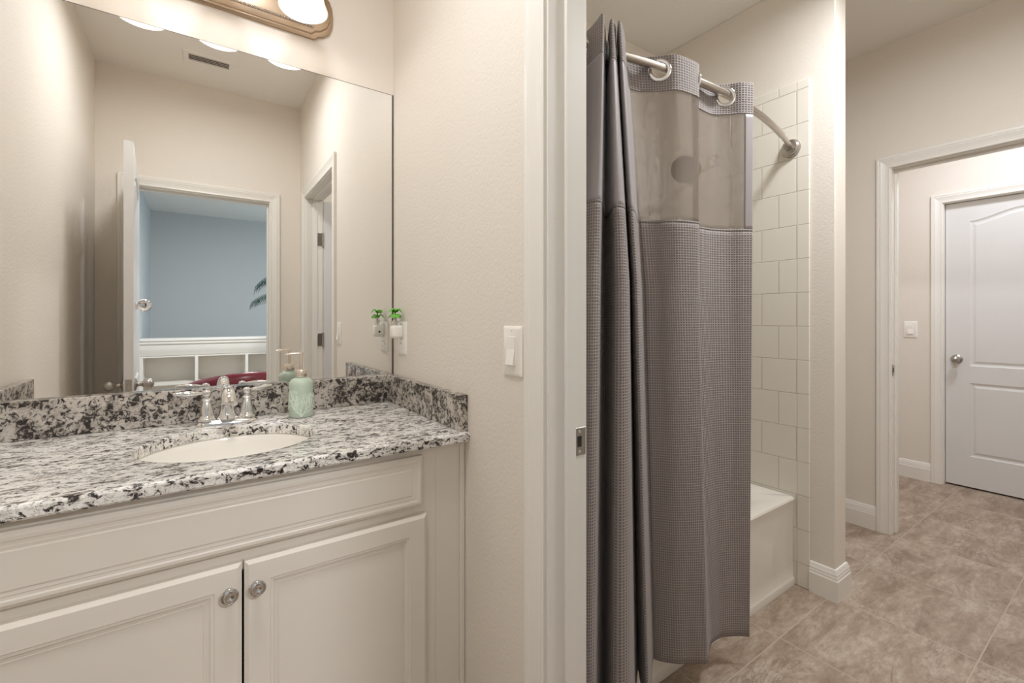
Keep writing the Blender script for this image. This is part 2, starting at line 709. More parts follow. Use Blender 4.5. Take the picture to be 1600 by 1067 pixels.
def casing(name, y0, y1, z1, plane, parent=None):
    """U-shaped moulding around an opening y0..y1, head at z1; grows outward"""
    bm = BM()
    path = [(y1, 0.0), (y1, z1), (y0, z1), (y0, 0.0)]      # up on the high side, over, down
    prof = [(-w, d) for w, d in CASE]                       # travel direction has the opening on the left
    sweep(bm, path, prof, plane)
    return struct(name, bm, MAT['trim'], parent)


def jamb(name, axis, f0, f1, y0, y1, z1, stop):
    """lining boards of an opening: f0..f1 wall thickness; y0..y1 clear opening; stop = (s0, s1) along the thickness"""
    bm = BM()
    mk = (lambda a0, a1, c0, c1, z0, z2: box(bm, a0, a1, c0, c1, z0, z2, bev=0.0012, seg=1)) if axis == 'x' else (lambda a0, a1, c0, c1, z0, z2: box(bm, c0, c1, a0, a1, z0, z2, bev=0.0012, seg=1))
    mk(f0, f1, y1, y1 + 0.0175, 0, z1 + 0.0175)
    mk(f0, f1, y0 - 0.0175, y0, 0, z1 + 0.0175)
    mk(f0, f1, y0, y1, z1, z1 + 0.0175)
    if stop:
        s0, s1 = stop
        mk(s0, s1, y1 - 0.010, y1, 0, z1)
        mk(s0, s1, y0, y0 + 0.010, 0, z1)
        mk(s0, s1, y0 + 0.010, y1 - 0.010, z1 - 0.010, z1)
    return struct(name, bm, MAT['trim'])


# partition doorway (vanity side and shower side)
casing('trim_1', PJ0 - 0.005, PJ1 + 0.005, DH + 0.005, lambda p, q, d: (WA - d, p, q))
casing('trim_2', PJ0 - 0.005, PJ1 + 0.005, DH + 0.005, lambda p, q, d: (WB + d, p, q))
j1 = jamb('trim_3', 'x', WA, WB, PJ0, PJ1, DH, (0.664, 0.692))
# bedroom doorway
casing('trim_4', DL + 0.013, DR - 0.013, DH - 0.01, lambda p, q, d: (p, YB + d, q))
j2 = jamb('trim_5', 'y', YB - T, YB, DL + 0.0175, DR - 0.0175, DH - 0.0175, (YB - 0.075, YB - 0.04))
casing('trim_6', DL + 0.013, DR - 0.013, DH - 0.01, lambda p, q, d: (p, YB - T - d, q))
# doorway to the hall
casing('trim_7', EJ - 0.78, EJ + 0.005, DH + 0.005, lambda p, q, d: (WE - d, p, q))
casing('trim_8', EJ - 0.78, EJ + 0.005, DH + 0.005, lambda p, q, d: (WE + T + d, p, q))
j3 = jamb('trim_9', 'x', WE, WE + T, EJ - 0.775, EJ, DH, (WE + 0.045, WE + 0.080))
# closed door in the hall
casing('trim_10', GL - 0.005, GJ + 0.005, DH + 0.005, lambda p, q, d: (WG - d, p, q))
j4 = jamb('trim_11', 'x', WG, WG + T, GL, GJ, DH, (WG + 0.085, WG + 0.11))


# strike plates on the jambs
def strike(parent, x0, x1, y, z0, z1):
    bm = BM()
    box(bm, x0, x1, y - 0.0022, y - 0.0002, z0, z1, bev=0.0008, seg=1)
    s = obj('strike_plate', bm, MAT['nickel'], parent)
    cx = x0 + (x1 - x0) * 0.40
    zc = (z0 + z1) / 2
    obj('latch_hole', bx(cx - 0.006, cx + 0.006, y - 0.0028, y - 0.0020, zc - 0.012, zc + 0.012), MAT['dark'], s)
    for zz in (z0 + 0.009, z1 - 0.009):
        obj('screw', lathe(BM(), [(0.0035, 0), (0.0033, 0.001), (0.001, 0.0013)], (cx, y - 0.0021, zz), '-y', 12), MAT['chrome'], s)
    return s


strike(j1, 0.696, 0.7285, PJ1, 0.892, 0.955)
strike(j3, WE + 0.004, WE + 0.036, EJ, 0.885, 0.945)

# baseboards
BASE = [(0.0, 0.0), (0.016, 0.0), (0.016, 0.088), (0.0135, 0.093), (0.0135, 0.098), (0.0125, 0.104), (0.0115, 0.106), (0.0115, 0.112), (0.0085, 0.120), (0.0065, 0.127), (0.004, 0.132), (0.0, 0.133)]


def baseboard(name, path):
    """path in plan; the room on the left of travel"""
    bm = BM()
    n = len(path)
    pv = [Vector(p) for p in path]
    loops = []
    for i in range(n):
        ds = []
        if i > 0:
            ds.append((pv[i] - pv[i - 1]).normalized())
        if i < n - 1:
            ds.append((pv[i + 1] - pv[i]).normalized())
        nm = [Vector((-d.y, d.x)) for d in ds]
        m = nm[0] if len(nm) == 1 else (nm[0] + nm[1]) / max(1e-6, (nm[0] + nm[1]).dot(nm[0]))
        loops.append([Vector((pv[i].x + m.x * w, pv[i].y + m.y * w, z)) for w, z in BASE])
    loft(bm, loops)
    return struct(name, bm, MAT['trim'])


baseboard('baseboard_pillar', [(WC, 0.8935), (WC, PE), (WC + 0.112, PE), (WC + 0.112, M)][::-1])
baseboard('baseboard_hall', [(WE, EJ + 0.068), (WE, M)])
baseboard('baseboard_far', [(WG, GJ + 0.068), (WG, M)])
baseboard('baseboard_partition', [(WA, PJ1 + 0.068), (WA, 1.1)])
baseboard('baseboard_left', [(WL, 1.09), (WL, YB), (DL - 0.05, YB)])
baseboard('baseboard_front', [(DR + 0.05, YB), (WA, YB), (WA, PJ0 - 0.068)])
baseboard('baseboard_shower', [(WB, PJ0 - 0.068), (WB, YB), (WE, YB), (WE, EJ - 0.845)])

# ------------------------------------------------------------------ doors
KNOB = [(0.0, 0.0), (0.031, 0.0), (0.0315, 0.004), (0.028, 0.008), (0.016, 0.011), (0.0115, 0.015), (0.0105, 0.024), (0.0125, 0.030), (0.0185, 0.036), (0.0235, 0.044), (0.0255, 0.053), (0.0245, 0.062), (0.0195, 0.070), (0.0105, 0.076), (0.0, 0.0775)]


def door_outlines(w, h):
    st = 0.123
    lower = rect_loop(st, w - st, 0.215, 0.735)
    top = [(st, 0.855), (w - st, 0.855)]
    z0, rise = h - 0.142, 0.062
    n = 14
    arch = []
    for i in range(n + 1):
        t = i / n
        x = w - st - (w - 2 * st) * t
        s = abs(2 * t - 1)
        k = 1 - s
        k = k * k * (3 - 2 * k)
        arch.append((x, z0 + rise * k))
    return [lower, top + arch]


DSTEP = [(0, 0), (0.004, 0.0035), (0.012, 0.0065), (0.020, 0.0065), (0.034, 0.0015)]


def knob_on(parent, origin, axis, sy=1.0):
    bm = lathe(BM(), KNOB, origin, axis, 28)
    return obj('door_knob', bm, MAT['nickel'], parent, smooth=40)


# closed hall door
w, h = GJ - GL - 0.005, 2.02
XD = WG + 0.045
bm = board(BM(), w, h, 0.036, door_outlines(w, h), DSTEP, lambda p, q, d: (XD + d, GJ - 0.0025 - p, 0.012 + q))
dg = struct('door_1', bm, MAT['door'])
knob_on(dg, (XD, GJ - 0.062, 0.913), '-x')

# open bathroom door beside the vanity (seen edge-on in the mirror)
w = 0.790
HX, HY, PHI, DT = -0.290, -0.212, math.radians(3.05), 0.036
AL, NR = Vector((math.sin(PHI), math.cos(PHI), 0)), Vector((-math.cos(PHI), math.sin(PHI), 0))


def leaf(p, q, d):
    """p along the leaf from the hinge, q height, d into the leaf from its right-hand face"""
    v = Vector((HX, HY, q)) + AL * p + NR * d
    return (v.x, v.y, v.z)


def leaf_mat(p, q, d, zdir, flat=1):
    """matrix whose z axis is zdir, at a point of the leaf"""
    z = Vector(zdir).normalized()
    x = Vector((0, 0, 1)).cross(z).normalized()
    y = z.cross(x)
    m = Matrix((x, y, z)).transposed().to_4x4()
    return Matrix.Translation(leaf(p, q, d)) @ m


bm = board(BM(), w, h, DT, door_outlines(w, h), DSTEP, lambda p, q, d: leaf(p, 0.024 + q, d), both=True)
dl = struct('door_2', bm, MAT['door'])
for d, zd in ((0.0, -NR), (DT, NR)):
    obj('door_knob', lathe(BM(), KNOB, n=28, mat=leaf_mat(w - 0.06, 0.882, d, zd)), MAT['nickel'], dl, smooth=40)
bm = BM()
loft(bm, [[Vector(leaf(w + e, z, d)) for d, z in ((DT / 2 - 0.0125, 0.853), (DT / 2 + 0.0125, 0.853), (DT / 2 + 0.0125, 0.913), (DT / 2 - 0.0125, 0.913))] for e in (-0.001, 0.0018)])
lp = obj('latch_plate', bm, MAT['nickel'], dl)
bm = BM()
loft(bm, [[Vector(leaf(w + e, z, d)) for d, z in ((DT / 2 - 0.006, 0.875), (DT / 2 + 0.006, 0.875), (DT / 2 + k, 0.892), (DT / 2 - 0.006, 0.892))] for e, k in ((0.001, 0.006), (0.010, 0.004))])
obj('latch_bolt', bm, MAT['rod'], lp)


def hinge(parent, x, y, z, leafdir):
    bm = BM()
    tube(bm, [(x, y, z - 0.045), (x, y, z + 0.045)], 0.0062, 12)
    for k in (-0.0465, 0.0465):
        lathe(bm, [(0.007, -0.002), (0.007, 0.002), (0.003, 0.003)], (x, y, z + k), 'z', 12)
    box(bm, x - 0.036, x, y - 0.001, y + 0.002, z - 0.044, z + 0.044, bev=0.0006, seg=1)
    return obj('hinge', bm, MAT['nickel'], parent)


for z in (0.25, 1.055, 1.76):
    hx, hy, _ = leaf(-0.006, 0, DT - 0.002)
    obj('hinge', tube(BM(), [(hx, hy, z - 0.045), (hx, hy, z + 0.045)], 0.006, 12), MAT['nickel'], dl)

# shower-room door, swung open into the shower room
w = 0.765
YD = PJ0 - 0.002
bm = board(BM(), w, h, 0.035, door_outlines(w, h), DSTEP, lambda p, q, d: (WB + 0.010 + p, YD - d, 0.012 + q), both=True)
ds = struct('door_3', bm, MAT['door'])
for z in (0.25, 1.055, 1.76):
    hinge(ds, WB + 0.004, PJ0 + 0.002, z, 1)
knob_on(ds, (WB + 0.010 + w - 0.06, YD, 0.913), 'y')
knob_on(ds, (WB + 0.010 + w - 0.06, YD - 0.035, 0.913), '-y')

# round hook on the open door
hp, hz = 0.505, 1.272
hk = thing('door_hook', 'round chrome hook on the face of the open bathroom door', 'hook', leaf(hp, hz, 0))
obj('base', lathe(BM(), [(0.0, 0), (0.022, 0.0), (0.022, 0.004), (0.016, 0.008), (0.007, 0.011), (0.006, 0.018), (0, 0.019)], n=24, mat=leaf_mat(hp, hz, -0.0003, -NR)), MAT['chrome'], hk, smooth=40)
obj('stem', tube(BM(), [leaf(hp, hz, -0.014), leaf(hp + 0.003, hz, -0.024), leaf(hp + 0.012, hz, -0.030)], 0.006, 12), MAT['chrome'], hk, smooth=60)
obj('disc', lathe(BM(), [(0.0, 0), (0.029, 0.0), (0.032, 0.004), (0.032, 0.008), (0.028, 0.011), (0.026, 0.009), (0.012, 0.0075), (0.0, 0.007)], n=32, mat=leaf_mat(hp + 0.011, hz, -0.034, AL)), MAT['chrome'], hk, smooth=40)

# ------------------------------------------------------------------ vanity
CZ0, CZ1 = 0.8616, 0.889
CF = 1.094
SX, SY, SA, SB = 0.0725, 1.367, 0.195, 0.170
YF = 1.125                # face frame
FT = 0.019
van = thing('vanity_cabinet', 'white two-door vanity cabinet below the granite countertop', 'cabinet', (0.06, 1.4, 0))
b = BM()
cx0, cx1, czt = WL + 0.002, 0.53, CZ0 - 0.001
for x in (cx0, cx1 - 0.018):
    box(b, x, x + 0.018, YF + 0.019, M - 0.002, 0.0, czt)
box(b, cx0, cx1, M - 0.010, M - 0.002, 0.10, czt)
box(b, cx0 + 0.018, cx1 - 0.018, YF + 0.019, M - 0.010, 0.10, 0.118)
box(b, cx0 + 0.018, cx1 - 0.018, YF + 0.06, YF + 0.078, 0.0, 0.10)
obj('body', b, MAT['cab'], van)
b = BM()
box(b, cx0, -0.300, YF, YF + 0.019, 0.10, czt, bev=0.0008, seg=1)
box(b, 0.462, cx1, YF, YF + 0.019, 0.10, czt, bev=0.0008, seg=1)
box(b, -0.300, 0.462, YF, YF + 0.019, 0.815, czt)
box(b, -0.300, 0.462, YF, YF + 0.019, 0.665, 0.735)
box(b, -0.300, 0.462, YF, YF + 0.019, 0.10, 0.14)
obj('face_frame', b, MAT['cab'], van)
b = BM()
box(b, 0.53, 0.604, YF + 0.003, YF + 0.023, 0.0, CZ0 - 0.001, bev=0.0008, seg=1)
box(b, 0.604, WA - 0.001, YF - 0.004, YF + 0.018, 0.0, CZ0 - 0.001, bev=0.003)
obj('filler_strip', b, MAT['cab'], van)


def bevel_board(name, x0, x1, z0, z1, steps, inset, parent):
    """overlay board with bevelled outer edge and a moulded field; front looks to -Y"""
    y = YF - FT
    bm = BM()
    w, hh = x1 - x0, z1 - z0
    outer = [Vector((x0, YF - 0.0005, z0)), Vector((x1, YF - 0.0005, z0)), Vector((x1, YF - 0.0005, z1)), Vector((x0, YF - 0.0005, z1))]
    e = 0.008
    mid = [Vector((x0, y + 0.006, z0)), Vector((x1, y + 0.006, z0)), Vector((x1, y + 0.006, z1)), Vector((x0, y + 0.006, z1))]
    loft(bm, [outer, mid], True, False)
    inn = panel_face(bm, w - 2 * e, hh - 2 * e, [rect_loop(inset, w - 2 * e - inset, inset, hh - 2 * e - inset)], steps, lambda p, q, d: (x0 + e + p, y + d, z0 + e + q))
    bm.verts.ensure_lookup_table()
    ring = [v for v in bm.verts if abs(v.co.y - (y + 0.006)) < 1e-6 and (abs(v.co.x - x0) < 1e-6 or abs(v.co.x - x1) < 1e-6)]
    ring.sort(key=lambda v: math.atan2(v.co.z - (z0 + z1) / 2, v.co.x - (x0 + x1) / 2))
    inn.sort(key=lambda v: math.atan2(v.co.z - (z0 + z1) / 2, v.co.x - (x0 + x1) / 2))
    for i in range(4):
        j = (i + 1) % 4
        bm.faces.new((ring[i], ring[j], inn[j], inn[i]))
    return obj(name, bm, MAT['cab'], parent)


DOORSTEP = [(0, 0), (0.002, 0.0018), (0.007, 0.0020), (0.010, 0.0045), (0.016, 0.0062), (0.0165, 0.0045), (0.0185, 0.0045), (0.0190, 0.0068)]
DRAWSTEP = [(0, 0), (0.003, 0.0012), (0.008, 0.0014), (0.010, 0.0008), (0.016, 0.0012), (0.019, 0.0)]
XM = 0.080
bevel_board('drawer_front', -0.330, 0.4875, 0.712, 0.842, DRAWSTEP, 0.006, van)
MATK = MAT['knob'] = plain('polished_nickel', (0.62, 0.60, 0.57, 1), 0.12, 1.0)


def cab_knob(parent, x, z):
    y = YF - FT
    prof = [(0.0, 0.0), (0.009, 0.0), (0.008, 0.004), (0.0065, 0.010), (0.008, 0.015), (0.0155, 0.018), (0.0165, 0.0205), (0.0150, 0.0235), (0.0135, 0.0240), (0.0130, 0.0232), (0.0100, 0.0248), (0.0075, 0.0246), (0.0045, 0.0222), (0.0, 0.0212)]
    k = obj('knob', lathe(BM(), prof, (x, y, z), '-y', 32), MATK, parent, smooth=35)
    return k


d1 = bevel_board('door', -0.338, XM - 0.0022, 0.115, 0.687, DOORSTEP, 0.040, van)
cab_knob(d1, 0.0545, 0.634)
d2 = bevel_board('door', XM + 0.0022, 0.498, 0.115, 0.687, DOORSTEP, 0.040, van)
cab_knob(d2, 0.1045, 0.634)

# countertop with elliptical cut-out
ct = BM()
X0, X1, Y0, Y1 = WL + 0.001, WA - 0.001, CF, M + 0.003
angs = [2 * PI * i / 96 for i in range(96)] + [math.atan2(y - SY, x - SX) % (2 * PI) for x in (X0, X1) for y in (Y0, Y1)]
angs = sorted(angs)
ell, rec = [], []
for a in angs:
    c, s = math.cos(a), math.sin(a)
    k = 1 / math.sqrt((c / SA) ** 2 + (s / SB) ** 2)
    ell.append((SX + k * c, SY + k * s))
    ts = []
    if abs(c) > 1e-9:
        ts.append(((X1 if c > 0 else X0) - SX) / c)
    if abs(s) > 1e-9:
        ts.append(((Y1 if s > 0 else Y0) - SY) / s)
    t = min(ts)
    rec.append((SX + t * c, SY + t * s))


def lp2(pts, z, k=0.0, inner=False):
    out = []
    for x, y in pts:
        if inner:
            d = Vector((x - SX, y - SY))
            d *= (1 + k / d.length)
            out.append(Vector((SX + d.x, SY + d.y, z)))
        else:
            out.append(Vector((min(max(x, X0 + k), X1 - k), min(max(y, Y0 + k), Y1), z)))
    return out


loops = [lp2(ell, CZ0, 0, True), lp2(ell, CZ1 - 0.004, 0, True), lp2(ell, CZ1 - 0.001, 0.0015, True), lp2(ell, CZ1, 0.005, True),
         lp2(rec, CZ1, 0.006), lp2(rec, CZ1 - 0.002, 0.002), lp2(rec, CZ1 - 0.006, 0.0), lp2(rec, CZ0 + 0.004, 0.0), lp2(rec, CZ0, 0.003)]
loft(ct, loops + [loops[0]], False, False)
bmesh.ops.remove_doubles(ct, verts=ct.verts[:], dist=1e-6)
top = obj('countertop', ct, MAT['granite'], smooth=25)
tag(top, 'black and white speckled granite countertop on the vanity with an oval sink cut-out', 'countertop')
ZS = 0.9892
obj('backsplash', bx(WL + 0.001, WA - 0.001, M - 0.0245, M + 0.003, CZ1 + 0.0004, ZS, bev=0.002), MAT['splash'], top)
obj('side_splash', bx(WA - 0.0265, WA - 0.0005, CF + 0.012, M - 0.025, CZ1 + 0.0004, ZS, bev=0.002), MAT['splash'], top)
obj('side_splash', bx(WL + 0.0005, WL + 0.0265, CF + 0.012, M - 0.025, CZ1 + 0.0004, ZS, bev=0.002), MAT['splash'], top)

# sink bowl
sk = BM()
prof = [(1.10, 0.0), (1.02, 0.0), (1.005, -0.004), (0.99, -0.02), (0.96, -0.055), (0.88, -0.095), (0.70, -0.128), (0.45, -0.142), (0.20, -0.147), (0.11, -0.149)]
zt = CZ0 - 0.0006
inner = [[Vector((SX + SA * r * math.cos(2 * PI * i / 72), SY + SB * r * math.sin(2 * PI * i / 72), zt + z)) for i in range(72)] for r, z in prof]
outer = [[Vector((SX + SA * (r + 0.05) * math.cos(2 * PI * i / 72), SY + SB * (r + 0.05) * math.sin(2 * PI * i / 72), zt + z - 0.012)) for i in range(72)] for r, z in reversed(prof)]
loft(sk, outer + inner, True, True)
sink = obj('sink', sk, MAT['porc'], smooth=50)
tag(sink, 'white oval undermount sink set into the granite countertop', 'sink')
obj('drain', lathe(BM(), [(0.0, 0), (0.024, 0), (0.024, 0.002), (0.019, 0.004), (0.010, 0.003), (0.0, 0.003)], (SX, SY, zt - 0.149), 'z', 28), MAT['chrome'], sink, smooth=40)

# faucet
FX, FY = 0.0745, 1.600
fa = thing('faucet', 'chrome two-handle faucet behind the oval sink', 'faucet', (FX, FY, CZ1))
bm = BM()
L = lambda k, z: [Vector((FX + p.x, FY + p.y, z + 0.0004)) for p in rrect(-0.080 + k, 0.080 - k, -0.027 + k, 0.027 - k, 0.020, 0)]
loft(bm, [L(0.0, CZ1), L(0.0, CZ1 + 0.005), L(0.003, CZ1 + 0.009), L(0.007, CZ1 + 0.011), L(0.009, CZ1 + 0.0155), L(0.013, CZ1 + 0.0165)])
obj('base_plate', bm, MAT['chrome'], fa, smooth=40)
bm = BM()
zb = CZ1 + 0.016
path = [(FX, FY, zb), (FX, FY, zb + 0.010), (FX, FY, zb + 0.026), (FX, FY, zb + 0.050), (FX, FY - 0.003, zb + 0.066), (FX, FY - 0.013, zb + 0.079), (FX, FY - 0.030, zb + 0.0865), (FX, FY - 0.053, zb + 0.0865), (FX, FY - 0.076, zb + 0.080), (FX, FY - 0.093, zb + 0.069), (FX, FY - 0.102, zb + 0.055)]
tube(bm, path, [0.028, 0.023, 0.019, 0.0165, 0.0155, 0.015, 0.015, 0.0155, 0.0165, 0.018, 0.0205], 24)
obj('spout', bm, MAT['chrome'], fa, smooth=50)
bm = BM()
tube(bm, [(FX, FY + 0.022, zb), (FX, FY + 0.022, zb + 0.05)], 0.0025, 10)
lathe(bm, [(0.0, 0), (0.005, 0.001), (0.006, 0.005), (0.004, 0.010), (0, 0.011)], (FX, FY + 0.022, zb + 0.048), 'z', 16)
obj('lift_rod', bm, MAT['chrome'], fa, smooth=50)
HPROF = [(0.0, 0), (0.0235, 0.0), (0.0235, 0.004), (0.0205, 0.007), (0.0190, 0.015), (0.0165, 0.030), (0.0130, 0.044), (0.0105, 0.052), (0.0120, 0.055), (0.0128, 0.058), (0.0105, 0.062), (0.0070, 0.064), (0.0065, 0.067), (0.0105, 0.071), (0.0120, 0.077), (0.0105, 0.083), (0.0055, 0.087), (0.0, 0.088)]
for sx, ang in ((-0.051, PI + 0.05), (0.051, 0.42)):
    hx, hy = FX + sx, FY
    hd = obj('handle', lathe(BM(), HPROF, (hx, hy, zb - 0.0005), 'z', 28), MAT['chrome'], fa, smooth=35)
    dx, dy = math.cos(ang), math.sin(ang)
    pts, rs = [], []
    for t, r in ((0.006, 0.004), (0.014, 0.0042), (0.022, 0.0058), (0.036, 0.0078), (0.050, 0.0080), (0.062, 0.0068), (0.070, 0.0056), (0.076, 0.0060), (0.080, 0.0035)):
        pts.append((hx + dx * t, hy + dy * t, zb + 0.0775 + 0.004 * t / 0.08))
        rs.append(r)
    obj('lever', tube(BM(), pts, rs, 14), MAT['chrome'], hd, smooth=60)

# soap dispenser
BXX, BYY = 0.2735, 1.575
so = thing('soap_dispenser', 'pale green glass soap dispenser with coral relief and gold pump on the countertop', 'soap dispenser', (BXX, BYY, CZ1))
R0 = 0.0355
obj('bottle', lathe(BM(), [(0.0, 0), (R0 - 0.004, 0.0), (R0 - 0.001, 0.002), (R0, 0.006), (R0, 0.103), (R0 - 0.002, 0.111), (R0 - 0.007, 0.118), (R0 - 0.014, 0.1225), (0.015, 0.124), (0.0145, 0.130), (0.0, 0.130)], (BXX, BYY, CZ1 + 0.0003), 'z', 48), MAT['mint'], so, smooth=35)
obj('collar', lathe(BM(), [(0.0, 0), (0.0165, 0.0), (0.0168, 0.001), (0.0168, 0.021), (0.0160, 0.0225), (0.006, 0.0228), (0.0, 0.0228)], (BXX, BYY, CZ1 + 0.1275), 'z', 32), MAT['gold'], so, smooth=35)
bm = BM()
tube(bm, [(BXX, BYY, CZ1 + 0.149), (BXX, BYY, CZ1 + 0.198)], 0.0052, 16)
lathe(bm, [(0.0, 0), (0.0065, 0.0), (0.0068, 0.004), (0.0060, 0.008), (0.0, 0.0085)], (BXX, BYY, CZ1 + 0.196), 'z', 20)
tube(bm, [(BXX, BYY, CZ1 + 0.2005), (BXX - 0.018, BYY + 0.002, CZ1 + 0.2010), (BXX - 0.036, BYY + 0.005, CZ1 + 0.1995), (BXX - 0.044, BYY + 0.006, CZ1 + 0.1970)], [0.0036, 0.0034, 0.0030, 0.0024], 10)
obj('pump', bm, MAT['gold'], so, smooth=40)
bm = BM()
rel = random.Random(3)


def coral(a, z, da, ln, r, depth):
    pts = [(a, z)]
    aa, zz = a, z
    n = 4
    for i in range(n):
        dz = ln / n * math.cos(da)
        aa += ln / n * math.sin(da) / R0
        zz += dz
        da += rel.uniform(-0.18, 0.18) - da * 0.08
        pts.append((aa, zz))
    if zz > 0.100:
        pts = [p for p in pts if p[1] < 0.102]
    if len(pts) > 1:
        tube(bm, [(BXX + (R0 + 0.0002) * math.cos(t), BYY + (R0 + 0.0002) * math.sin(t), CZ1 + q) for t, q in pts], [r * (1 - 0.12 * i) for i in range(len(pts))], 5)
    if depth > 0 and zz < 0.097:
        coral(aa, zz, da - rel.uniform(0.22, 0.5), ln * rel.uniform(0.72, 0.95), r * 0.8, depth - 1)
        coral(aa, zz, da + rel.uniform(0.22, 0.5), ln * rel.uniform(0.72, 0.95), r * 0.8, depth - 1)
        m = pts[2] if len(pts) > 2 else pts[-1]
        if depth > 1:
            coral(m[0], m[1], da + rel.choice((-0.75, 0.75)), ln * 0.6, r * 0.65, depth - 2)


for base in (-PI / 2 - 0.15, 0.35, 2.5):
    coral(base, 0.004, 0.0, 0.018, 0.0019, 5)
    coral(base, 0.006, -0.75, 0.024, 0.0017, 4)
    coral(base, 0.006, 0.75, 0.024, 0.0017, 4)
obj('coral_relief', bm, MAT['relief'], so, smooth=60)

# mirror
MZ0, MZ1, MX1 = ZS + 0.0003, 2.0555, 0.6155
mi = obj('vanity_mirror', bx(WL + 0.002, MX1 - 0.003, M, M + 0.0035, MZ0, MZ1), MAT['mirror'])
tag(mi, 'large frameless mirror above the granite backsplash', 'mirror')
obj('edge_strip', bx(MX1 - 0.003, MX1 + 0.0025, M - 0.0012, M + 0.0035, MZ0, MZ1 + 0.001), MAT['edge'], mi)  # thin grey-brown strip down the right side of the mirror
obj('edge_strip', bx(WL + 0.002, MX1 - 0.003, M - 0.0006, M + 0.0035, MZ1, MZ1 + 0.0014), MAT['edge'], mi)

# ------------------------------------------------------------------ vanity light
LX = [-0.146, 0.0625, 0.271]
SHY, SHZ = M - 0.165, 2.158
vl = thing('vanity_light', 'three-shade brushed metal vanity light on the wall above the mirror', 'light', (0.0625, M, 2.26))
zc = 2.262


def plate_outline(k):
    """half outline: flat bar with ogee ends"""
    hw, hh = 0.272 - k, 0.092 - k
    ex = 0.334 - k
    right = [(hw, -hh), (hw + 0.012, -hh + 0.012), (hw + 0.030, -hh + 0.018), (ex - 0.012, -hh + 0.036), (ex - 0.003, -hh + 0.060), (ex, 0.0)]
    right += [(x, -z) for x, z in right[-2::-1]]
    left = [(-x, z) for x, z in right[::-1]]
    return right + left


bm = BM()
lps = []
for k, d in ((0.0, 0.0), (0.0, 0.010), (0.004, 0.014), (0.010, 0.015), (0.012, 0.022), (0.020, 0.026)):
    lps.append([Vector((0.0625 + x, M + 0.004 - d, zc + z)) for x, z in plate_outline(k)])
loft(bm, lps)
obj('back_plate', bm, MAT['bronze'], vl, smooth=30)
for z in (zc - 0.062, zc + 0.062):
    bm = BM()
    for i in range(56):
        x = 0.0625 - 0.262 + 0.524 * i / 55
        bmesh.ops.create_icosphere(bm, subdivisions=1, radius=0.0052, matrix=Matrix.Translation((x, M - 0.0235, z)))
    obj('bead_trim', bm, MAT['rod'], vl, smooth=180)
for x in LX:
    am = BM()
    tube(am, [(x, M - 0.020, 2.275), (x, M - 0.07, 2.285), (x, M - 0.125, 2.300), (x, M - 0.155, 2.298), (x, SHY, 2.285), (x, SHY, 2.262)], [0.009, 0.008, 0.008, 0.008, 0.009, 0.010], 14)
    lathe(am, [(0.0, 0), (0.026, 0.0), (0.027, 0.004), (0.022, 0.020), (0.012, 0.030), (0.0, 0.031)], (x, SHY, 2.252), 'z', 24)
    obj('arm', am, MAT['bronze'], vl, smooth=45)
    bm = BM()
    outp = [(0.070, 0.0), (0.0705, 0.003), (0.067, 0.012), (0.062, 0.026), (0.058, 0.045), (0.054, 0.065), (0.046, 0.085), (0.034, 0.098), (0.020, 0.104)]
    inp = [(r - 0.0035, z) for r, z in outp]
    lps = []
    for r, z in inp[::-1] + outp:
        lps.append([Vector((x + r * math.cos(2 * PI * i / 40), SHY + r * math.sin(2 * PI * i / 40), SHZ + z)) for i in range(40)])
    loft(bm, lps, False, False)
    sh = obj('shade', bm, MAT['shade'], vl, smooth=60)
    bm = BM()
    lathe(bm, [(0.0, 0.0), (0.010, 0.002), (0.018, 0.010), (0.0205, 0.020), (0.018, 0.032), (0.011, 0.046), (0.010, 0.070), (0.0, 0.070)], (x, SHY, SHZ + 0.026), 'z', 20)
    obj('bulb', bm, MAT['shade'], sh, smooth=60)
    pl = bpy.data.lights.new('bulb_light', 'POINT')
    pl.energy = 0.48
    pl.color = (1.0, 0.96, 0.96)
    pl.shadow_soft_size = 0.018
    po = bpy.data.objects.new('bulb_light', pl)
    po.location = (x, SHY, SHZ + 0.006)
    COL.objects.link(po)

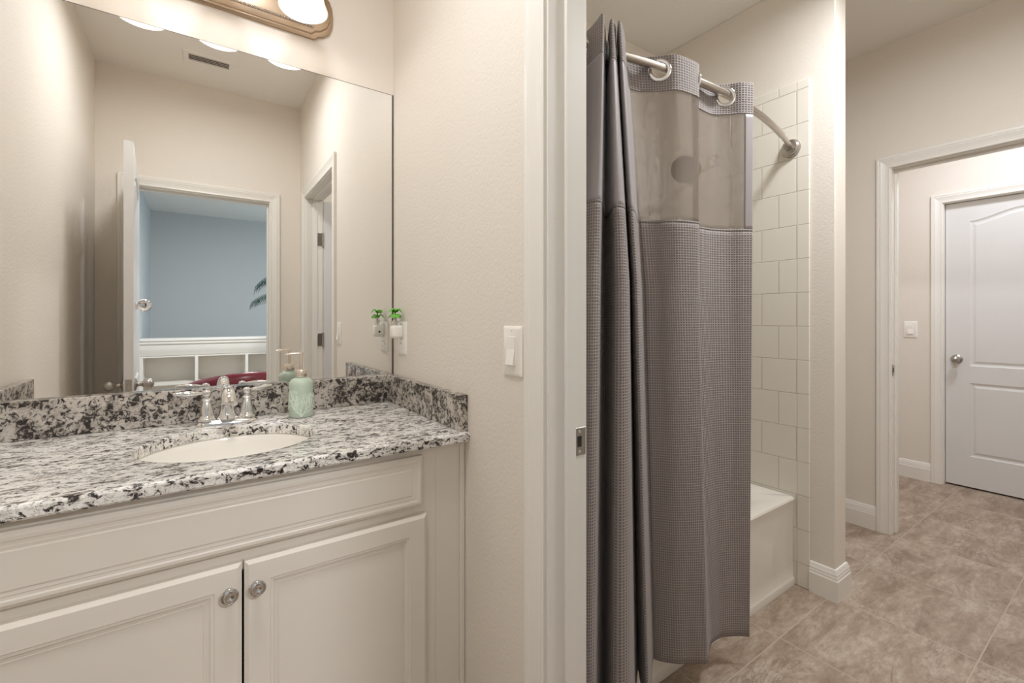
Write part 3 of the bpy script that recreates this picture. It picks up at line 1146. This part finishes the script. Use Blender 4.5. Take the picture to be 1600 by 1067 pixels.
# ------------------------------------------------------------------ switches, outlet, air freshener
def wall_plate(name, label, cat, x, yc, zc, hw, hh, rocker=True):
    root = thing(name, label, cat, (x, yc, zc))
    bm = BM()
    loft(bm, [[Vector((x, p.x, p.y)) for p in rrect(yc - hw, yc + hw, zc - hh, zc + hh, 0.004, 0)],
              [Vector((x - 0.003, p.x, p.y)) for p in rrect(yc - hw, yc + hw, zc - hh, zc + hh, 0.004, 0)],
              [Vector((x - 0.0065, p.x, p.y)) for p in rrect(yc - hw + 0.006, yc + hw - 0.006, zc - hh + 0.006, zc + hh - 0.006, 0.004, 0)]])
    pl = obj('plate', bm, MAT['plastic'], root, smooth=35)
    for s in (-1, 1):
        obj('screw', lathe(BM(), [(0.0034, 0), (0.0032, 0.0008), (0.001, 0.0011)], (x - 0.0064, yc, zc + s * hh * 0.84), '-x', 12), MAT['plastic'], root)
    if rocker:
        rw, rh = 0.0165, 0.033
        obj('rocker_frame', bx(x - 0.0072, x - 0.006, yc - rw - 0.002, yc + rw + 0.002, zc - rh - 0.002, zc + rh + 0.002, bev=0.0005, seg=1), MAT['plastic'], root)
        bm = BM()
        pts = [(0.0065, rh), (0.0085, rh), (0.0090, 0.004), (0.0150, -rh + 0.001), (0.0065, -rh)]
        loft(bm, [[Vector((x - d, yc - rw + 0.0006, zc + z)) for d, z in pts], [Vector((x - d, yc + rw - 0.0006, zc + z)) for d, z in pts]])
        obj('rocker', bm, MAT['plastic'], root)
    else:
        for s in (-1, 1):
            bm = BM()
            loft(bm, [[Vector((x - d, p.x, p.y)) for p in rrect(yc - 0.017 + i, yc + 0.017 - i, zc + s * 0.020 - 0.014 + i, zc + s * 0.020 + 0.014 - i, 0.007, 0)] for d, i in ((0.006, 0), (0.0078, 0), (0.0082, 0.0005))])
            rc = obj('receptacle', bm, MAT['plastic'], root, smooth=35)
            for dy in (-0.0065, 0.0065):
                obj('slot', bx(x - 0.0085, x - 0.0081, yc + dy - 0.001, yc + dy + 0.001, zc + s * 0.020 - 0.003, zc + s * 0.020 + 0.005), MAT['dark'], rc)
    return root


wall_plate('light_switch', 'white rocker light switch on the wall beside the white door casing', 'switch', WA, 0.884, 1.124, 0.0385, 0.0595)
wall_plate('light_switch', 'white rocker light switch on the far wall next to the closed hall door', 'switch', WG, 1.096, 1.120, 0.041, 0.0615)
wall_plate('wall_outlet', 'white wall outlet plate next to the mirror edge, holding a plug-in', 'outlet', WA, 1.590, 1.130, 0.038, 0.0605, rocker=False)

pg = thing('air_freshener', 'white plug-in air freshener with bright green leaf top by the mirror', 'air freshener', (WA - 0.008, 1.588, 1.15))
px0 = WA - 0.0085
bm = BM()
loft(bm, [[Vector((px0 - d, p.x, p.y)) for p in rrect(1.588 - 0.019 + i, 1.588 + 0.019 - i, 1.130 + i, 1.178 - i, 0.010, 0)] for d, i in ((0.0, 0.002), (0.004, 0), (0.030, 0.0), (0.036, 0.003), (0.038, 0.007))])
obj('heater_body', bm, MAT['plastic'], pg, smooth=40)
obj('dial', lathe(BM(), [(0, 0), (0.004, 0), (0.004, 0.002), (0, 0.0022)], (px0 - 0.020, 1.6075, 1.150), 'y', 14), MAT['dark'], pg)
ox, oy = px0 - 0.021, 1.588
obj('bottle', lathe(BM(), [(0.0, 0), (0.0135, 0.0), (0.0145, 0.002), (0.0145, 0.018), (0.012, 0.022), (0.006, 0.025), (0.0055, 0.033), (0.0, 0.033)], (ox, oy, 1.172), 'z', 24), MAT['clear'], pg, smooth=35)
obj('wick', lathe(BM(), [(0, 0), (0.003, 0), (0.003, 0.035), (0, 0.035)], (ox, oy, 1.175), 'z', 10), MAT['plastic'], pg)
bm = BM()
for (zb_, ang, tilt, ln) in ((1.211, 0.5, 0.5, 0.026), (1.211, 2.6, 0.45, 0.026), (1.210, -1.6, 0.5, 0.028), (1.211, 4.0, 0.5, 0.026), (1.228, 1.3, 0.6, 0.024), (1.228, -0.7, 0.6, 0.024), (1.229, 3.2, 0.6, 0.025)):
    rows = []
    for i in range(9):
        t = i / 8
        wd = 0.0150 * math.sin(PI * min(1, t * 0.90 + 0.10)) + 0.0006
        r = ln * t
        z = zb_ + math.sin(t * 2.4) * 0.012 * tilt * 2 - t * t * 0.012
        c, s_ = math.cos(ang), math.sin(ang)
        rows.append([Vector((ox + c * r - s_ * wd, oy + s_ * r + c * wd, z - 0.005)), Vector((ox + c * r, oy + s_ * r, z)), Vector((ox + c * r + s_ * wd, oy + s_ * r - c * wd, z - 0.005)), Vector((ox + c * r, oy + s_ * r, z - 0.0022))])
    loft(bm, rows)
tube(bm, [(ox, oy, 1.200), (ox, oy, 1.226)], 0.0025, 8)
obj('leaf_top', bm, MAT['leaf'], pg, smooth=60)

# ------------------------------------------------------------------ ceiling vent (seen in the mirror)
ve = thing('ceiling_vent', 'white slatted air vent in the ceiling seen in the mirror', 'vent', (0.06, 0.14, ZC))
vx0, vx1, vy0, vy1 = -0.07, 0.19, 0.070, 0.205
bm = BM()
sweep(bm, [(vx0 + 0.03, vy0 + 0.03), (vx1 - 0.03, vy0 + 0.03), (vx1 - 0.03, vy1 - 0.03), (vx0 + 0.03, vy1 - 0.03)], [(0, 0.0), (0, 0.006), (-0.024, 0.005), (-0.030, 0.0)], lambda p, q, d: (p, q, ZC - d), closed=True)
obj('frame', bm, MAT['trim'], ve)
obj('duct', bx(vx0 + 0.03, vx1 - 0.03, vy0 + 0.03, vy1 - 0.03, ZC - 0.0012, ZC - 0.0002), MAT['duct'], ve)
bm = BM()
for i in range(4):
    y = vy0 + 0.034 + 0.0185 * i
    loft(bm, [[Vector((x, y + a, ZC - c)) for a, c in ((0.0, 0.0030), (0.013, 0.0085), (0.0135, 0.0070), (0.0008, 0.0018))] for x in (vx0 + 0.031, vx1 - 0.031)])
obj('slats', bm, MAT['trim'], ve)

# ------------------------------------------------------------------ ceiling lamps of the shower room and the hall (above the frame), plus added fill lamps
def ceiling_lamp(label, x, y, energy, color):
    r = thing('ceiling_light', label, 'light', (x, y, ZC))
    obj('base', lathe(BM(), [(0, 0), (0.165, 0.0), (0.165, -0.018), (0.155, -0.022), (0, -0.022)], (x, y, ZC), 'z', 40), MAT['rod'], r, smooth=40)
    obj('diffuser', lathe(BM(), [(0, -0.022), (0.150, -0.022), (0.146, -0.045), (0.120, -0.066), (0.07, -0.080), (0, -0.084)], (x, y, ZC), 'z', 40), MAT['diffuser'], r, smooth=60)
    area_lamp('ceiling_lamp_light', (x, y, ZC - 0.090), (0, 0, 0), 0.26, 0.26, energy, color, 'DISK')
    return r


ceiling_lamp('round white ceiling light of the shower room', 1.85, 0.30, 24, (0.96, 1.0, 1.05))
ceiling_lamp('round white ceiling light of the hall', 3.72, 0.50, 14.5, (0.92, 0.98, 1.10))
ceiling_lamp('round white fill light added on the vanity room ceiling', 0.06, 0.72, 12.0, (0.98, 1.0, 1.03))  # unseen lamp, added to fill the vanity room with light
ceiling_lamp('round white fill light added on the bedroom ceiling', 0.5, -1.9, 62, (0.98, 1.0, 1.04))  # added lamp, brightens the cabinet fronts through the doorway

# ------------------------------------------------------------------ tub
tb = BM()
tx0, tx1, ty0, ty1 = WB + 0.0095, WC - 0.0095, 0.950, M - 0.0055


def TL(i0, front, z, r=0.012, end=None):
    e = i0 if end is None else end
    return rrect(tx0 + e, tx1 - e, ty0 + front, ty1 - i0, r, z, 5)


loops = [TL(0, 0.0, 0.001), TL(0, 0.0, 0.030), TL(0, 0.002, 0.035), TL(0, 0.006, 0.042), TL(0, 0.007, 0.10), TL(0, 0.007, 0.33), TL(0, 0.005, 0.36), TL(0, 0.001, 0.380), TL(0, 0.0, 0.388), TL(0.001, 0.004, 0.395), TL(0.002, 0.012, 0.397),
         TL(0.050, 0.085, 0.397, 0.10, 0.15), TL(0.058, 0.092, 0.393, 0.10, 0.158), TL(0.064, 0.098, 0.380, 0.10, 0.165), TL(0.090, 0.125, 0.20, 0.10, 0.20), TL(0.110, 0.150, 0.10, 0.10, 0.23), TL(0.15, 0.19, 0.075, 0.10, 0.27)]
loft(tb, loops)
tub = obj('bathtub', tb, MAT['tub'], smooth=35)
tag(tub, 'white bathtub behind the grey shower curtain', 'bathtub')

# shower head on the end wall
hd = thing('overhead_shower', 'round chrome shower head behind the clear curtain panel', 'shower head', (WC - 0.009, 1.34, 2.02))
xw = WC - 0.0095
obj('flange', lathe(BM(), [(0, 0), (0.030, 0), (0.029, 0.006), (0.014, 0.012), (0, 0.013)], (xw, 1.34, 2.03), '-x', 24), MAT['chrome'], hd, smooth=40)
bm = BM()
tube(bm, [(xw - 0.008, 1.34, 2.03), (xw - 0.06, 1.34, 2.04), (xw - 0.15, 1.34, 2.03), (xw - 0.205, 1.34, 2.00), (xw - 0.245, 1.34, 1.955)], 0.0105, 14)
obj('arm', bm, MAT['chrome'], hd, smooth=60)
bm = BM()
q = Vector((-0.66, -0.30, -0.69)).normalized()
mt = q.to_track_quat('Z', 'Y').to_matrix().to_4x4()
lathe(bm, [(0, 0), (0.016, 0.0), (0.018, 0.012), (0.012, 0.020), (0.016, 0.026), (0.044, 0.038), (0.070, 0.046), (0.073, 0.050), (0.071, 0.056), (0.060, 0.058), (0, 0.058)], (xw - 0.240, 1.34, 1.960), n=36, mat=mt)
obj('head', bm, MAT['nickel'], hd, smooth=40)

# ------------------------------------------------------------------ curtain rod
ZR = 1.975


def rod_y(x):
    return 0.862 + 0.208 * (x - 1.5) ** 2


rd = thing('shower_rod', 'curved brushed metal shower curtain rod', 'shower rod', (1.5, 0.862, ZR))
bm = BM()
xs = [1.00 + (2.02 - 1.00) * i / 24 for i in range(25)]
tube(bm, [(x, rod_y(x), ZR) for x in xs], 0.0128, 20)
obj('outer_tube', bm, MAT['rod'], rd, smooth=60)
for q0, q1 in ((2.00, WC - 0.030), (WB + 0.03, 1.02)):
    xs = [q0 + (q1 - q0) * i / 8 for i in range(9)]
    obj('inner_tube', tube(BM(), [(x, rod_y(x), ZR) for x in xs], 0.0102, 18), MAT['rod'], rd, smooth=60)
FL = [(0, 0), (0.041, 0.0), (0.0415, 0.004), (0.038, 0.012), (0.033, 0.015), (0.031, 0.020), (0.016, 0.024), (0.0145, 0.028), (0.0145, 0.044), (0.0125, 0.046), (0, 0.046)]
for x, y, ax in ((WC - 0.0092, rod_y(WC), '-x'), (WB + 0.0092, rod_y(WB), 'x')):
    obj('flange', lathe(BM(), FL, (x, y - (0.004 if ax == '-x' else 0), ZR), ax, 36), MAT['nickel'], rd, smooth=35)

# ------------------------------------------------------------------ shower curtain
CT = [(0.765, 0.975), (0.8, 0.9), (0.835, 0.965), (0.87, 0.975), (0.898, 0.934), (0.8915, 0.885), (0.8803, 0.848), (0.9033, 0.862), (1.0103, 0.955), (0.9586, 0.9), (0.9172, 0.853), (0.9299, 0.852), (0.9669, 0.88), (1.0536, 0.955), (0.9845, 0.89), (0.9418, 0.848), (0.9453, 0.842), (0.9899, 0.87), (1.0553, 0.92), (1.0811, 0.930), (1.125, 0.920), (1.169, 0.884), (1.202, 0.852), (1.262, 0.842), (1.309, 0.8435), (1.32, 0.862), (1.335, 0.886), (1.378, 0.887), (1.455, 0.888), (1.498, 0.858), (1.528, 0.822), (1.565, 0.803)]
CM = [(0.765, 0.955), (0.8, 0.88), (0.835, 0.945), (0.85, 0.955), (0.8229, 0.875), (0.8135, 0.83), (0.8372, 0.822), (0.8625, 0.84), (0.9915, 0.95), (0.9651, 0.9), (0.9285, 0.845), (0.9472, 0.828), (0.9882, 0.85), (1.1177, 0.955), (1.0575, 0.9), (1.0128, 0.855), (1.0147, 0.843), (1.056, 0.868), (1.1527, 0.94), (1.1681, 0.93), (1.1939, 0.911), (1.21, 0.888), (1.24, 0.865), (1.29, 0.846), (1.3121, 0.845), (1.322, 0.865), (1.338, 0.882), (1.38, 0.88), (1.43, 0.875), (1.498, 0.855), (1.535, 0.828), (1.5664, 0.808)]
CB = [(0.765, 0.94), (0.79, 0.86), (0.81, 0.93), (0.825, 0.94), (0.8043, 0.86), (0.7925, 0.822), (0.8099, 0.815), (0.8389, 0.835), (0.9728, 0.935), (0.9496, 0.9), (0.8976, 0.828), (0.9283, 0.805), (0.9891, 0.835), (1.1264, 0.935), (1.0978, 0.9), (1.0563, 0.85), (1.0582, 0.838), (1.101, 0.865), (1.1993, 0.935), (1.2125, 0.930), (1.2217, 0.915), (1.2554, 0.88), (1.2906, 0.858), (1.3147, 0.84), (1.334, 0.83), (1.3654, 0.845), (1.4138, 0.868), (1.447, 0.872), (1.4832, 0.868), (1.5199, 0.85), (1.5498, 0.828), (1.5629, 0.815)]
ZT, ZMID, ZBOT = 2.008, 1.30, 0.105
ZH1, ZH2 = 1.905, 1.505
PER = 9                      # samples between control points


def catmull(P, per):
    out = []
    n = len(P)
    for i in range(n - 1):
        p0, p1, p2, p3 = P[max(i - 1, 0)], P[i], P[i + 1], P[min(i + 2, n - 1)]
        for k in range(per):
            t = k / per
            out.append(tuple(0.5 * ((2 * p1[c]) + (-p0[c] + p2[c]) * t + (2 * p0[c] - 5 * p1[c] + 4 * p2[c] - p3[c]) * t * t + (-p0[c] + 3 * p1[c] - 3 * p2[c] + p3[c]) * t ** 3) for c in (0, 1)))
    out.append(P[-1])
    return out


KT, KM, KB = catmull(CT, PER), catmull(CM, PER), catmull(CB, PER)
NS = len(KT)
arc = [0.0]
for i in range(1, NS):
    dT = math.dist(KT[i], KT[i - 1])
    dB = math.dist(KB[i], KB[i - 1])
    arc.append(arc[-1] + 0.5 * (dT + dB))


def plan(i, z):
    if z >= ZMID:
        t = (z - ZMID) / (ZT - ZMID)
        a, b_ = KM[i], KT[i]
    else:
        t = (z - ZBOT) / (ZMID - ZBOT)
        a, b_ = KB[i], KM[i]
    return (a[0] + (b_[0] - a[0]) * t, a[1] + (b_[1] - a[1]) * t)


# places where the cloth passes the rod
cross = []
for i in range(1, NS):
    a = KT[i - 1][1] - rod_y(KT[i - 1][0])
    c = KT[i][1] - rod_y(KT[i][0])
    if a * c < 0:
        t = a / (a - c)
        x = KT[i - 1][0] + (KT[i][0] - KT[i - 1][0]) * t
        cross.append((i, x, rod_y(x)))

RING = 0.0290
ZRING = ZR - 0.010


def cloth(name, i0, i1, z0, z1, nz, mat, parent, holes=False, thick=0.0016):
    bm = BM()
    uvl = bm.loops.layers.uv.new('UVMap')
    grid = []
    for k in range(nz + 1):
        z = z0 + (z1 - z0) * k / nz
        row = []
        for i in range(i0, i1 + 1):
            x, y = plan(i, z)
            row.append((bm.verts.new((x, y, z)), (arc[i], z)))
        grid.append(row)
    for k in range(nz):
        for i in range(i1 - i0):
            q = [grid[k][i], grid[k][i + 1], grid[k + 1][i + 1], grid[k + 1][i]]
            if holes:
                cc = sum((v.co for v, _ in q), Vector()) / 4
                if any((cc - Vector((x, y, ZRING))).length < RING - 0.001 for _, x, y in cross):
                    continue
            f = bm.faces.new([v for v, _ in q])
            for lpp, (_, uv) in zip(f.loops, q):
                lpp[uvl].uv = uv
    me = bpy.data.meshes.new(name)
    bm.to_mesh(me)
    bm.free()
    me.polygons.foreach_set('use_smooth', [True] * len(me.polygons))
    me.materials.append(mat)
    o = bpy.data.objects.new(name, me)
    COL.objects.link(o)
    o.parent = parent
    o.matrix_basis = parent.matrix_basis.inverted()
    md = o.modifiers.new('thickness', 'SOLIDIFY')
    md.thickness = thick
    md.offset = 0
    return o


cu = thing('shower_curtain', 'grey waffle-weave shower curtain with a clear top panel hanging from the rod', 'shower curtain', (1.2, 0.87, 0.1))
I_PAN = 19 * PER - 4
I_BOR = NS - 1 - int(0.8 * PER)
cloth('header_band', 0, NS - 1, ZH1, ZT, 28, MAT['waffle'], cu, holes=True)
cloth('satin_panel', 0, I_PAN, ZH2, ZH1, 24, MAT['satin'], cu)
cloth('clear_panel', I_PAN, I_BOR, ZH2, ZH1, 24, MAT['sheer'], cu, thick=0.0)
cloth('side_border', I_BOR, NS - 1, ZH2, ZH1, 24, MAT['satin'], cu)
cloth('waffle_panel', 0, NS - 1, ZBOT, ZH2, 70, MAT['waffle'], cu)
for nm, z in (('hem_seam', ZH1), ('hem_seam', ZH2)):
    o = cloth(nm, 0, NS - 1, z - 0.003, z + 0.003, 1, MAT['waffle'], cu, thick=0.0030)
for i, x, y in cross:
    if x < 0.80:
        continue
    t = Vector((KT[min(i + 2, NS - 1)][0] - KT[max(i - 3, 0)][0], KT[min(i + 2, NS - 1)][1] - KT[max(i - 3, 0)][1], 0)).normalized()
    nrm = Vector((t.y, -t.x, 0))
    bm = BM()
    rows = []
    for k in range(40):
        a = 2 * PI * k / 40
        e = t * math.cos(a) + Vector((0, 0, 1)) * math.sin(a)
        cpt = Vector((x, y, ZRING))
        rows.append([bm.verts.new(cpt + e * (RING + 0.0068 * math.cos(2 * PI * m / 10)) + nrm * 0.0042 * math.sin(2 * PI * m / 10)) for m in range(10)])
    for k in range(40):
        a, c = rows[k], rows[(k + 1) % 40]
        for m in range(10):
            bm.faces.new((a[m], a[(m + 1) % 10], c[(m + 1) % 10], c[m]))
    obj('grommet', bm, MAT['chrome'], cu, smooth=180)

# ------------------------------------------------------------------ bedroom furniture seen through the doorway in the mirror
bc = thing('bookcase', 'low white bookcase with open cubbies below a moulded ledge in the mirror', 'bookcase', (0.5, -3.35, 0))
bx0, bx1, byf, byb = -0.535, 1.75, -3.2, -3.55
obj('ledge', bx(bx0, bx1, byb, byf + 0.02, 0.945, 0.972, bev=0.004), MAT['trim'], bc)
bm = BM()
prof = [(byb + 0.01, 0.945), (byf + 0.010, 0.945), (byf + 0.010, 0.915), (byf + 0.004, 0.905), (byf - 0.002, 0.90), (byf - 0.004, 0.86), (byf - 0.012, 0.82), (byf - 0.024, 0.79), (byf - 0.026, 0.778), (byb + 0.01, 0.778)]
loft(bm, [[Vector((x, y, z)) for y, z in prof] for x in (bx0, bx1)])
obj('cornice', bm, MAT['trim'], bc, smooth=25)
for x in (bx0, -0.020, 0.50, 1.02, 1.54, bx1 - 0.032):
    obj('upright', bx(x, x + 0.032, byb + 0.0125, byf - 0.03, 0.0, 0.778), MAT['trim'], bc)
for z in (0.755, 0.43, 0.08):
    obj('shelf', bx(bx0 + 0.002, bx1 - 0.002, byb + 0.012, byf - 0.032, z, z + 0.024), MAT['trim'], bc)
obj('back_panel', bx(bx0, bx1, byb, byb + 0.012, 0.0, 0.778), MAT['trim'], bc)

# burgundy tub chair
ch = thing('armchair', 'burgundy leather armchair reflected at the bottom of the mirror', 'chair', (0.34, -1.03, 0))
cx, cy = 0.345, -1.03
bm = BM()
lps = []
NA = 30
for i in range(NA + 1):
    a = PI * 1.5 * (i / NA) - PI * 0.25          # horseshoe open towards -Y
    t = abs(2 * i / NA - 1)
    ztop = 0.790 - 0.20 * t ** 1.5
    ro, ri = 0.455, 0.33
    c, s = math.cos(a), math.sin(a) * 0.90
    sec = []
    for r, z in ((ro - 0.02, 0.16), (ro, 0.22), (ro, ztop - 0.09), (ro - 0.015, ztop - 0.035), (ro - 0.045, ztop - 0.005), ((ro + ri) / 2, ztop), (ri + 0.03, ztop - 0.012), (ri + 0.006, ztop - 0.05), (ri, ztop - 0.10), (ri, 0.22), (ri + 0.02, 0.16)):
        sec.append(Vector((cx + r * c, cy + r * s, z)))
    lps.append(sec)
loft(bm, lps)
obj('backrest', bm, MAT['leather'], ch, smooth=50)
bm = BM()
lps = []
for k, z in ((0.0, 0.16), (0.0, 0.30), (0.0, 0.42), (0.02, 0.455), (0.06, 0.47)):
    lps.append([Vector((cx + (0.305 - k) * math.cos(2 * PI * i / 36), cy - 0.03 + (0.30 - k) * math.sin(2 * PI * i / 36), z)) for i in range(36)])
loft(bm, lps)
obj('seat', bm, MAT['leather'], ch, smooth=50)
for sx, sy in ((-1, -1), (1, -1), (-1, 1), (1, 1)):
    obj('leg', lathe(BM(), [(0, 0), (0.014, 0), (0.024, 0.165), (0, 0.165)], (cx + sx * 0.26, cy + sy * 0.22, 0), 'z', 14), MAT['pot'], ch, smooth=40)

# potted palm beyond the right-hand jamb
pm = thing('potted_palm', 'dark green palm whose frond tips show at the doorway edge in the mirror', 'plant', (1.12, -2.55, 0))
pxp, pyp = 1.12, -2.55
obj('pot', lathe(BM(), [(0, 0), (0.12, 0), (0.15, 0.02), (0.17, 0.24), (0.185, 0.27), (0.185, 0.30), (0.165, 0.30), (0.155, 0.27), (0, 0.265)], (pxp, pyp, 0), 'z', 32), MAT['pot'], pm, smooth=40)
bm = BM()
tube(bm, [(pxp, pyp, 0.26), (pxp + 0.01, pyp, 0.7), (pxp - 0.005, pyp + 0.01, 1.1), (pxp, pyp, 1.42)], [0.030, 0.026, 0.024, 0.020], 12)
obj('trunk', bm, MAT['trunk'], pm, smooth=60)
rp = random.Random(5)


def frond(ang, rise, reach, drop):
    bm = BM()
    pts = []
    n = 16
    for i in range(n + 1):
        t = i / n
        r = reach * t
        z = 1.40 + rise * math.sin(t * PI * 0.62) - drop * t ** 2.2
        pts.append(Vector((pxp + r * math.cos(ang), pyp + r * math.sin(ang), z)))
    tube(bm, pts, [0.007 * (1 - 0.85 * i / n) + 0.0008 for i in range(n + 1)], 6)
    for i in range(3, n + 1):
        d = (pts[i] - pts[i - 1]).normalized()
        side = d.cross(Vector((0, 0, 1))).normalized()
        for s in (-1, 1):
            for h in (0.0, 0.5):
                b0 = pts[i - 1].lerp(pts[i], h)
                ln = (0.17 * math.sin(PI * (0.15 + 0.8 * i / n)) + 0.05) * rp.uniform(0.95, 1.25)
                dr = (d * 0.75 + side * s * 0.60 + Vector((0, 0, -0.45))).normalized()
                up = dr.cross(d).normalized()
                wv = dr.cross(up).normalized() * 0.0042
                p1 = b0 + dr * ln * 0.5 + Vector((0, 0, -0.01))
                p2 = b0 + dr * ln + Vector((0, 0, -0.05))
                th = up * 0.0012
                vs = [bm.verts.new(p) for p in (b0 + th, p1 + wv, p2, p1 - wv, b0 - th, p1 - th * 0.8)]
                bm.faces.new((vs[0], vs[1], vs[2], vs[3]))
                bm.faces.new((vs[4], vs[3], vs[2], vs[1]))
    return obj('frond', bm, MAT['frond'], pm)


for ang, rise, reach, drop in ((PI - 0.05, 0.20, 0.62, 0.20), (PI + 0.22, 0.42, 0.58, 0.22), (PI * 0.75, 0.45, 0.45, 0.2), (PI * 0.5, 0.3, 0.5, 0.3), (PI * 0.25, 0.4, 0.5, 0.25), (0.0, 0.3, 0.55, 0.3), (-PI * 0.25, 0.42, 0.5, 0.22), (-PI * 0.5, 0.3, 0.5, 0.3), (-PI * 0.72, 0.44, 0.42, 0.25), (0.6, 0.55, 0.25, 0.1)):
    frond(ang, rise, reach, drop)
